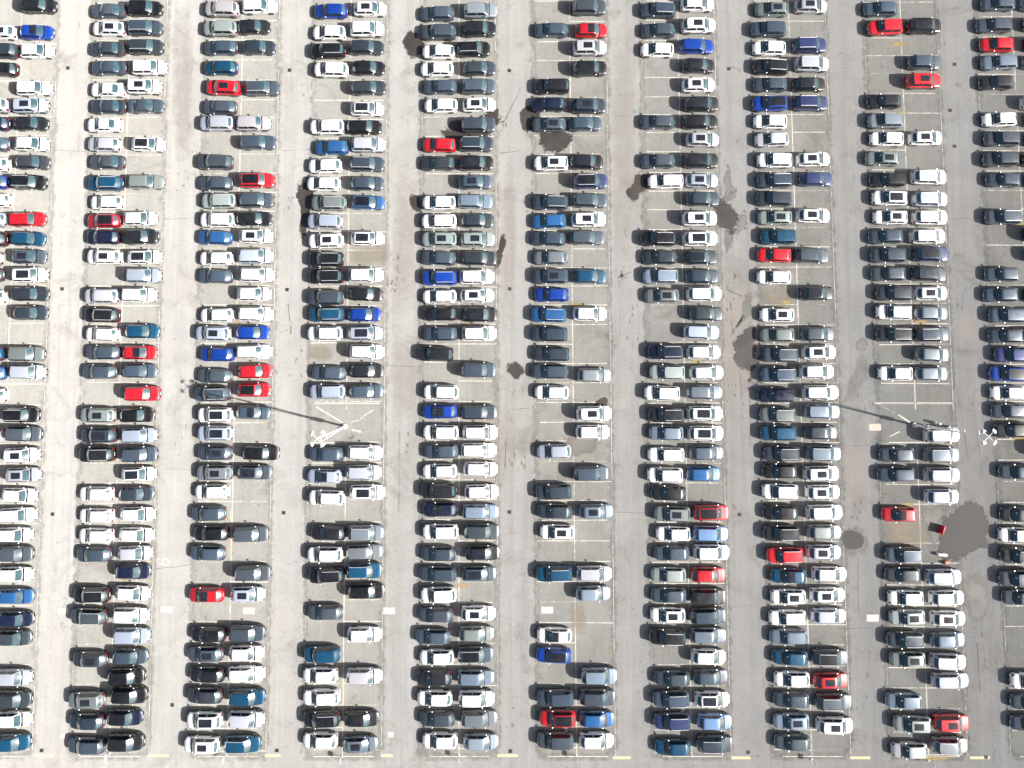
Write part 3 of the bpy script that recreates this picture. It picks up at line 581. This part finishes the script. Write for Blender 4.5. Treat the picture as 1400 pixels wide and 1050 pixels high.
PROTO = {}
def build_proto(kind, roof, marked):
    """roof: plain, sunroof, panel, rails, panel_rails, soft"""
    s = Car(kind); L = s.L
    root = empty(kind if kind != 'suv' else 'suv', (0, 0, 0))
    def part(name, me, loc=(0, 0, 0), rz=0):
        o = bpy.data.objects.new(name, me); COL.objects.link(o); o.parent = root; o.location = loc; o.rotation_euler = (0, 0, rz); return o
    key = (kind, 'parts')
    if key not in PROTO:
        d = {}
        d['body'] = s.body(); d['side'] = {1: s.side(1), -1: s.side(-1)}; d['wheel'] = wheel_mesh(s.rw); d['mirror'] = {1: mirror_mesh(1), -1: mirror_mesh(-1)}
        d['ws'] = one(lambda m: s.patch(s.xa+.035, s.xc-.035, lambda q: s.wroof(q)*.905, .010, M['glass'], m, 6, 8), 'windscreen')
        rear_w = lambda q: s.wroof(q)*.80
        d['rw'] = one(lambda m: s.patch(s.xd+.05, s.xb-.09, rear_w, .012, M['glass'], m, 5, 8), 'rear_window')
        def markm(m):  # small matt white square on the upper windscreen
            rows = []
            for i in range(3):
                dd = s.xc-.30+.075*i; sl_ = (s.hroof(dd+.01)-s.hroof(dd-.01))/.02; nl = math.sqrt(1+sl_*sl_); rows.append([])
                for j in range(3):
                    y = -.34+.08*j; x, yy, z = s.P(dd, y, s.topz(dd, y)); rows[-1].append((x+sl_/nl*.016, yy, z+.016/nl))
            m.grid(rows, M['white_mark'])
        d['tag'] = one(markm, 'windscreen_mark')
        d['sunroof'] = one(lambda m: s.patch(s.xc+.26, s.xc+1.42, .39, .012, M['sunroof'], m), 'sunroof')
        d['panel'] = one(lambda m: s.patch(s.xc+.07, s.xd-.10, lambda q: s.wroof(q)*.86, .012, M['black_panel'], m, 8, 6), 'roof_panel')
        d['front'] = one(lambda m: s.patch(s.xc-.05, s.xc+.85, lambda q: s.wroof(q)*.90, .0125, M['sunroof'], m, 6, 6), 'roof_panel')
        d['pano'] = one(lambda m: s.patch(s.xc+.12, s.xc+1.75, .50, .012, M['sunroof'], m, 8, 6), 'sunroof')
        def rail(sg):
            m = MB(); pts = [s.xc+.18+(s.xd-s.xc-.24)*i/6 for i in range(7)]
            for a, b in zip(pts, pts[1:]):
                ya, yb = sg*(s.wroof(a)-.045)*s.endk(a), sg*(s.wroof(b)-.045)*s.endk(b)
                m.tube((s.X(a), ya, s.hroof(a)+.05), (s.X(b), yb, s.hroof(b)+.05), .038, .038, M['rail'], 8)
            for a in (pts[0], pts[3], pts[-1]): m.box((s.X(a), sg*(s.wroof(a)-.045)*s.endk(a), s.hroof(a)+.012), (.10, .045, .06), M['rail'], .01)
            return m.mesh('roof_rail')
        d['rail'] = {1: rail(1), -1: rail(-1)}
        PROTO[key] = d
    d = PROTO[key]
    part('body', d['body']); part('windscreen', d['ws'])
    if marked: part('windscreen_mark', d['tag'])
    part('rear_window', d['rw'])
    for sg in (1, -1):
        part('side_window', d['side'][sg]); part('door_mirror', d['mirror'][sg], (s.X(s.xa+.42), sg*(s.W/2-.03), s.zb+.03))
        for ax in (.185, .805): part('wheel', d['wheel'], (s.X(L*ax), sg*(s.W/2-.100), s.rw))
        if 'rails' in roof: part('roof_rail', d['rail'][sg])
    if roof == 'sunroof': part('sunroof', d['sunroof'])
    if roof == 'pano': part('sunroof', d['pano'])
    if roof == 'front': part('roof_panel', d['front'])
    if roof.startswith('panel'): part('roof_panel', d['panel'])
    return root

NAME = {'W': 'white', 'S': 'silver', 'G': 'dark grey', 'K': 'black', 'B': 'bright blue', 'A': 'mid blue', 'C': 'pale blue', 'T': 'teal', 'N': 'navy', 'V': 'violet', 'R': 'red', 'D': 'maroon', 'E': 'sage', 'L': 'pale grey'}
RGB = {'W': (.80, .80, .80, 0), 'S': (.44, .47, .54, .3), 'G': (.050, .068, .090, .5), 'K': (.010, .011, .014, .1), 'B': (.002, .042, .30, .15), 'A': (.020, .11, .30, .3), 'C': (.17, .29, .52, .4),
       'T': (.005, .070, .145, .4), 'N': (.006, .011, .038, .3), 'V': (.028, .043, .135, .35), 'R': (.52, .008, .018, .0), 'D': (.34, .006, .022, .15), 'E': (.25, .29, .28, .45), 'L': (.18, .22, .265, .5)}
def h01(*a): return random.Random(hash(tuple(round(q*10) for q in a))).random()
for d in parsed:
    fl, col = d['fl'], d['col']; h = h01(d['u'], d['v']); h2 = h01(d['v'], d['u']+3)
    if 'f' in fl: d['kind'] = 'hatchback'
    elif 's' in fl: d['kind'] = 'saloon_car'
    elif 'r' in fl: d['kind'] = 'suv'
    elif 'p' in fl or 'P' in fl: d['kind'] = 'hatchback' if h < .55 else 'suv'
    elif d['side'] == 'R' and col in 'GKSLEN': d['kind'] = 'suv' if h < .45 else ('estate_car' if h < .62 else 'hatchback')
    else: d['kind'] = 'hatchback' if h < .70 else ('estate_car' if h < .80 else 'suv')
    d['roof'] = 'front' if 'f' in fl else 'panel_rails' if ('P' in fl and 'r' in fl) else ('pano' if col in 'WSLEGK' else 'panel') if 'P' in fl else 'sunroof' if 'p' in fl else 'rails' if 'r' in fl else 'plain'

# labels: the fewest words that no other car also answers to
KW = {'hatchback': 'hatchback', 'suv': 'SUV', 'estate_car': 'estate', 'saloon_car': 'saloon'}
RW = {'plain': 'plain roof', 'sunroof': 'small sunroof', 'pano': 'long glass roof', 'panel': 'black roof', 'rails': 'roof rails', 'panel_rails': 'black roof', 'front': 'black front roof panel'}
ORD = 'first second third fourth fifth sixth seventh eighth ninth tenth'.split()
BIG = ['eleventh', 'twelfth', 'thirteenth', 'fourteenth', 'fifteenth', 'sixteenth', 'seventeenth', 'eighteenth', 'nineteenth', 'twentieth']+['twenty-'+q for q in ORD[:9]]+['thirtieth']+['thirty-'+q for q in ORD[:9]]
for d in parsed:
    same = sorted([q for q in parsed if q['c'] == d['c'] and q['side'] == d['side']], key=lambda q: q['v'])
    i = same.index(d); pitch = 27
    up = same[i-1] if i and d['v']-same[i-1]['v'] < pitch*1.55 else None
    dn = same[i+1] if i+1 < len(same) and same[i+1]['v']-d['v'] < pitch*1.55 else None
    nm = sorted(('%s car' % NAME[q['col']] if q else 'empty bay') for q in (up, dn))
    d['nb'] = tuple(nm)
    other = sorted([q for q in parsed if q['c'] == d['c'] and q['side'] != d['side']], key=lambda q: abs(q['v']-d['v']))
    d['bk'] = '%s car' % NAME[other[0]['col']] if other and abs(other[0]['v']-d['v']) < 14 else 'an empty bay'
    d['n'] = i
def an(w): return ('an ' if w[0] in 'aeiou' else 'a ')+w
def phrase(d, fs):
    t = '%s %s with %s' % (NAME[d['col']], KW[d['kind']], RW[d['roof']])
    if 'nb' in fs:
        a, b = d['nb']; t += ' between two %ss' % a if a == b else ' between %s and %s' % (a, b)
    if 'bk' in fs: t += ', tail to %s' % d['bk'].replace('an empty', 'empty')
    if 'row' in fs: t += ', %s double row' % ORD[d['c']]
    if 'n' in fs: t = '%s %s, %s from the top on the %s side of the %s double row' % (NAME[d['col']], KW[d['kind']], (ORD+BIG)[d['n']], 'left' if d['side'] == 'L' else 'right', ORD[d['c']])
    return t
def keyof(d, fs):
    kx = [d['col'], RW[d['roof']]]                          # the body style is named but never needed to tell two cars apart
    if 'nb' in fs: kx.append(d['nb'])
    if 'bk' in fs: kx.append(d['bk'])
    if 'row' in fs: kx.append(d['c'])
    if 'n' in fs: kx = [d['n'], d['side'], d['c']]
    return tuple(kx)
done = {}
for fs in ((), ('nb',), ('bk',), ('nb', 'bk'), ('row',), ('nb', 'row'), ('bk', 'row'), ('nb', 'bk', 'row'), ('n',)):
    cnt = {}
    for d in parsed: cnt[keyof(d, fs)] = cnt.get(keyof(d, fs), 0)+1
    for d in parsed:
        if 'label' not in d and cnt[keyof(d, fs)] == 1 and len(phrase(d, fs).split()) <= 16:
            d['label'] = phrase(d, fs); done[fs] = done.get(fs, 0)+1
for d in parsed:
    if 'label' not in d: d['label'] = phrase(d, ('n',)); print('forced', d['label'])
print('labels', done, len({d['label'] for d in parsed}))

roots = {}
n_kind = {}
for d in parsed:
    key = (d['kind'], d['roof'], d['side'] == 'L' and d['c'] >= 4 and h01(d['u']+1, d['v']) < .8)
    if key not in roots: o = roots[key] = build_proto(*key)
    else: o = copy_tree(roots[key])
    rr = random.Random(int(d['u']*7+d['v']*13))
    o.location = (d['p'].x, d['p'].y, 0)
    o.rotation_euler = (0, 0, (math.pi if d['side'] == 'L' else 0)+R(rr.gauss(0, 0.95))); o.scale = (1.03, 1.03, 1.02)
    tag(o, d['label'], {'hatchback': 'hatchback', 'suv': 'suv', 'estate_car': 'estate car', 'saloon_car': 'saloon car'}[d['kind']],
        {'hatchback': 'hatchbacks parked in the rows', 'suv': 'SUVs parked in the rows', 'estate_car': 'estate cars parked in the rows', 'saloon_car': 'saloon cars parked in the rows'}[d['kind']])
    r_, g_, b_, mt = RGB[d['col']]; f = 1.0
    if d['col'] in 'GEL': f = rr.uniform(0.6, 1.6)
    elif d['col'] == 'K': f = rr.uniform(.5, 1.5)
    elif d['col'] != 'W': f = rr.uniform(.85, 1.15)
    tint = rr.uniform(-.10, .10) if d['col'] in 'GSL' else 0
    colr = (r_*f*(1+tint), g_*f, b_*f*(1-tint), mt)
    for ch in o.children: ch.color = colr
    n_kind[d['kind']] = n_kind.get(d['kind'], 0)+1
print(n_kind)

# ------------------------------------------------------------------ lamp posts
def lamp_post():
    root = empty('lamp_post', (0, 0, 0)); H = 13.9
    m = MB(); m.lathe([(.38, 0), (.38, .18), (.34, .24), (.24, .26)], M['concrete'], n=12); m.build('foundation', root)
    m = MB(); m.lathe([(.15, .24), (.145, 1.0), (.125, 4), (.105, 7), (.085, 11), (.075, H), (.05, H+.1)], M['white_metal'], n=12); m.build('pole', root)
    m = MB(); m.tube((.10, -.05, .6), (.10, -.55, H-.2), .045, .03, M['white_metal'], 8)
    for z in (4, 7, 10, 12.5): m.box((.08, -.05-.5*z/H/2-.03, z), (.05, .5*z/H+.1, .05), M['white_metal'])
    m.build('stay_pole', root)
    m = MB(); m.box((-.05, 0, 2.4), (.55, .42, .95), M['grey_metal'], .03); m.build('control_box', root)
    for a in (45, 135):
        m = MB(); q = Vector((math.cos(R(a)), math.sin(R(a)), 0))*.82; m.tube(q*-1+Vector((0, 0, H-.05+a*.0006)), q+Vector((0, 0, H-.05+a*.0006)), .035, .035, M['white_metal'], 8); m.build('cross_arm', root)
    for a in (45, 135, 225, 315):
        q = Vector((math.cos(R(a)), math.sin(R(a)), 0))*.92; f = empty('x', (0, 0, 0)); bpy.data.objects.remove(f)
        m = MB(); rot = Matrix.Rotation(R(a), 3, 'Z') @ Matrix.Rotation(R(28), 3, 'Y')
        m.box(q+Vector((0, 0, H+.02)), (.42, .52, .16), M['white_metal'], .05, rot); b = m.build('floodlight', root)
        m = MB(); m.box(q+Vector((0, 0, H+.02))+rot @ Vector((.0, 0, -.086)), (.34, .44, .012), M['flood_glass'], 0, rot); gl = m.build('lens', b)
    return root
def copy_deep(o, parent=None):
    c = o.copy(); COL.objects.link(c); c.parent = parent
    for ch in o.children: copy_deep(ch, c)
    return c
LP = lamp_post(); LP.location = at(471.5, 583)
tag(LP, 'tall white lamp post with four floodlights in the gap of the fourth double row', 'lamp post', 'lamp posts of the car park')
l2 = copy_deep(LP); l2.location = at(1250, 581); l2.rotation_euler = (0, 0, R(180))
tag(l2, 'tall lamp post beside a silver SUV, three white bollards round its foot', 'lamp post', 'lamp posts of the car park')

# ------------------------------------------------------------------ small things
def drain():
    r = empty('drain_grate', (0, 0, 0)); m = MB()
    for sx, sy, w_, l_ in ((.29, 0, .06, .64), (-.29, 0, .06, .64), (0, .29, .52, .06), (0, -.29, .52, .06)): m.box((sx, sy, .013), (w_, l_, .026), M['dark_iron'])
    m.build('frame', r, smooth=False); m = MB(); m.box((0, 0, .008), (.52, .52, .004), M['trim'])
    for i in range(6): m.box((-.215+.086*i, 0, .018), (.035, .52, .012), M['dark_iron'])
    m.build('bars', r, smooth=False); return r
DR = drain(); spots = [(93, 93, 'in the aisle beside an empty bay at the top'), (85, 395, 'in the aisle beside a dark grey car'), (72, 703, 'in the aisle between two white cars'), (57, 1026, 'above the first yellow dash'), (235.6, 963.7, 'in the second aisle near the bottom'),
    (396, 96, 'in the third aisle near the top'), (392.5, 396, 'in the third aisle beside a white car'), (388, 701, 'in the third aisle beside empty bays'), (378.6, 1026, 'beside a yellow dash and a teal SUV'),
    (696.5, 96.5, 'in the fifth aisle near the top'), (697, 395, 'in the fifth aisle beside a white car'), (696.7, 700, 'in the fifth aisle beside a grey car'), (697.8, 1027, 'above the fifth yellow dash'),
    (996.5, 94, 'in the seventh aisle near the top'), (1011, 703.5, 'in the seventh aisle beside a red car'), (1023, 1028.5, 'above the seventh yellow dash'), (1305, 88, 'in the ninth aisle beside a grey car'), (1305, 200, 'in the ninth aisle beside a white car'), (1299, 151, 'in the ninth aisle beside an empty bay'), (1348, 1035, 'above the last yellow dash')]
for i, (u, v, t) in enumerate(spots):
    o = DR if i == 0 else copy_tree(DR); o.location = at(u, v); o.rotation_euler = (0, 0, R(random.uniform(-4, 4))); o.scale = (.72, .72, 1)
    tag(o, 'small dark drain grate '+t, 'drain', 'drain grates in the aisles')
def cover(mat):
    r = empty('access_cover', (0, 0, 0)); m = MB(); m.box((0, 0, .008), (1.62, .92, .016), M['cover_edge']); m.build('frame', r, smooth=False)
    m = MB()
    for i in (-1, 0, 1): m.box((i*.49, 0, .018), (.46, .76, .012), mat, .003)
    m.build('lid', r, smooth=False); return r
CV = cover(M['cover_steel']); CP = cover(M['cover_pink'])
for i, (u, v, t, pk) in enumerate([(340, 835, 'in the empty bay below a silver car', 0), (748, 834, 'in the empty bay above a white car', 0), (532, 835, 'in the aisle beside an empty bay', 0), (227, 833, 'in the aisle beside a white car', 0), (86, 835, 'at the nose of a dark SUV', 0),
        (1196, 584, 'in the bay edge near the lamp post', 1), (1193, 845, 'at the nose of a sage car', 0), (85, 1006, 'at the nose of the lowest grey car', 0), (534, 1004, 'in the aisle near the bottom', 0)]):
    src = CP if pk else CV
    o = src if i in (0, 5) else copy_tree(src); o.location = at(u, v)
    if i >= 7: o.scale = (.45, .8, 1)
    tag(o, ('rusty pinkish' if pk else 'pale cream')+' access cover '+t, 'cover', 'access covers in the tarmac')
def sign():
    r = empty('bay_sign', (0, 0, 0)); m = MB(); m.tube((0, 0, 0), (0, 0, 1.25), .035, .035, M['grey_metal'], 8); m.lathe([(.16, 0), (.16, .03), (.05, .06)], M['concrete'], n=10); m.build('post', r)
    m = MB(); m.box((.045, 0, 1.02), (.025, .62, .42), M['white_metal'], .008); m.build('plate', r); return r
SG = sign()
for i, (u, v, t) in enumerate([(150, 1029, 'second'), (309, 1033, 'third'), (467.5, 1034.5, 'fourth'), (627.5, 1033, 'fifth'), (787.5, 1033.5, 'sixth'), (945.5, 1034, 'seventh'), (1110, 1038, 'eighth'), (1270, 1040, 'ninth')]):
    o = SG if i == 0 else copy_tree(SG); o.location = at(u, v)
    tag(o, 'short post with white plate at the foot of the %s double row' % t, 'sign', 'row signs at the bottom of the car park')
def bollard():
    r = empty('bollard', (0, 0, 0)); m = MB(); m.lathe([(.22, 0), (.22, .05), (.17, .08), (.17, .95), (.15, 1.03), (.08, 1.07)], M['white_plastic'], n=14); m.build('post', r)
    m = MB(); m.lathe([(.176, .70), (.178, .72), (.178, .82), (.176, .84)], M['grey_metal'], n=14); m.build('band', r); return r
BO = bollard()
for i, (u, v, t) in enumerate([(1264, 582, 'at the rear corner of'), (1279, 578.5, 'beside the middle of'), (1302, 588, 'at the bonnet corner of')]):
    o = BO if i == 0 else copy_tree(BO); o.location = at(u, v)
    tag(o, 'white bollard %s the silver SUV beside the lamp post' % t, 'bollard', 'bollards round the lamp post')
# red barrier on edge, white barrier and a fallen cone by the puddle
r = empty('red_barrier', at(1284.5, 723), R(70)); m = MB()
m.box((0, 0, .12), (1.15, .34, .24), M['red_plastic'], .05); m.box((0, 0, .52), (1.15, .16, .62), M['red_plastic'], .05); m.build('panel', r)
m = MB(); m.box((0, 0, .86), (1.18, .20, .10), M['red_plastic'], .04); m.build('top_rail', r)
tag(r, 'red plastic barrier standing at the edge of the grey puddle', 'barrier')
r = empty('white_barrier', at(1286.5, 757.5), R(-4)); m = MB()
m.rings([[(-.7, -.2, 0), (.45, -.2, 0), (.72, 0, 0), (.45, .2, 0), (-.7, .2, 0)], [(-.68, -.17, .45), (.42, -.17, .45), (.66, 0, .45), (.42, .17, .45), (-.68, .17, .45)], [(-.6, -.10, .52), (.38, -.10, .52), (.52, 0, .52), (.38, .10, .52), (-.6, .10, .52)]], M['white_plastic']); m.build('body', r)
m = MB(); m.box((-.74, 0, .16), (.10, .30, .20), M['grey_metal'], .03); m.build('bracket', r)
tag(r, 'white pointed plastic barrier lying below the red one by the puddle', 'barrier')
r = empty('traffic_cone', at(1290, 769), R(25)); q = Matrix.Rotation(R(82), 3, 'Y'); m = MB()
m.lathe([(.20, 0), (.17, .1), (.05, .70), (.03, .72)], M['orange_plastic'], (0, 0, .20), 14, q); m.build('cone', r)
m = MB(); m.box(Vector((0, 0, .20)), (.46, .46, .05), M['trim'], .015, q); m.build('base', r)
tag(r, 'orange traffic cone fallen over beside the puddle', 'traffic cone')
print('objects', len(bpy.data.objects))
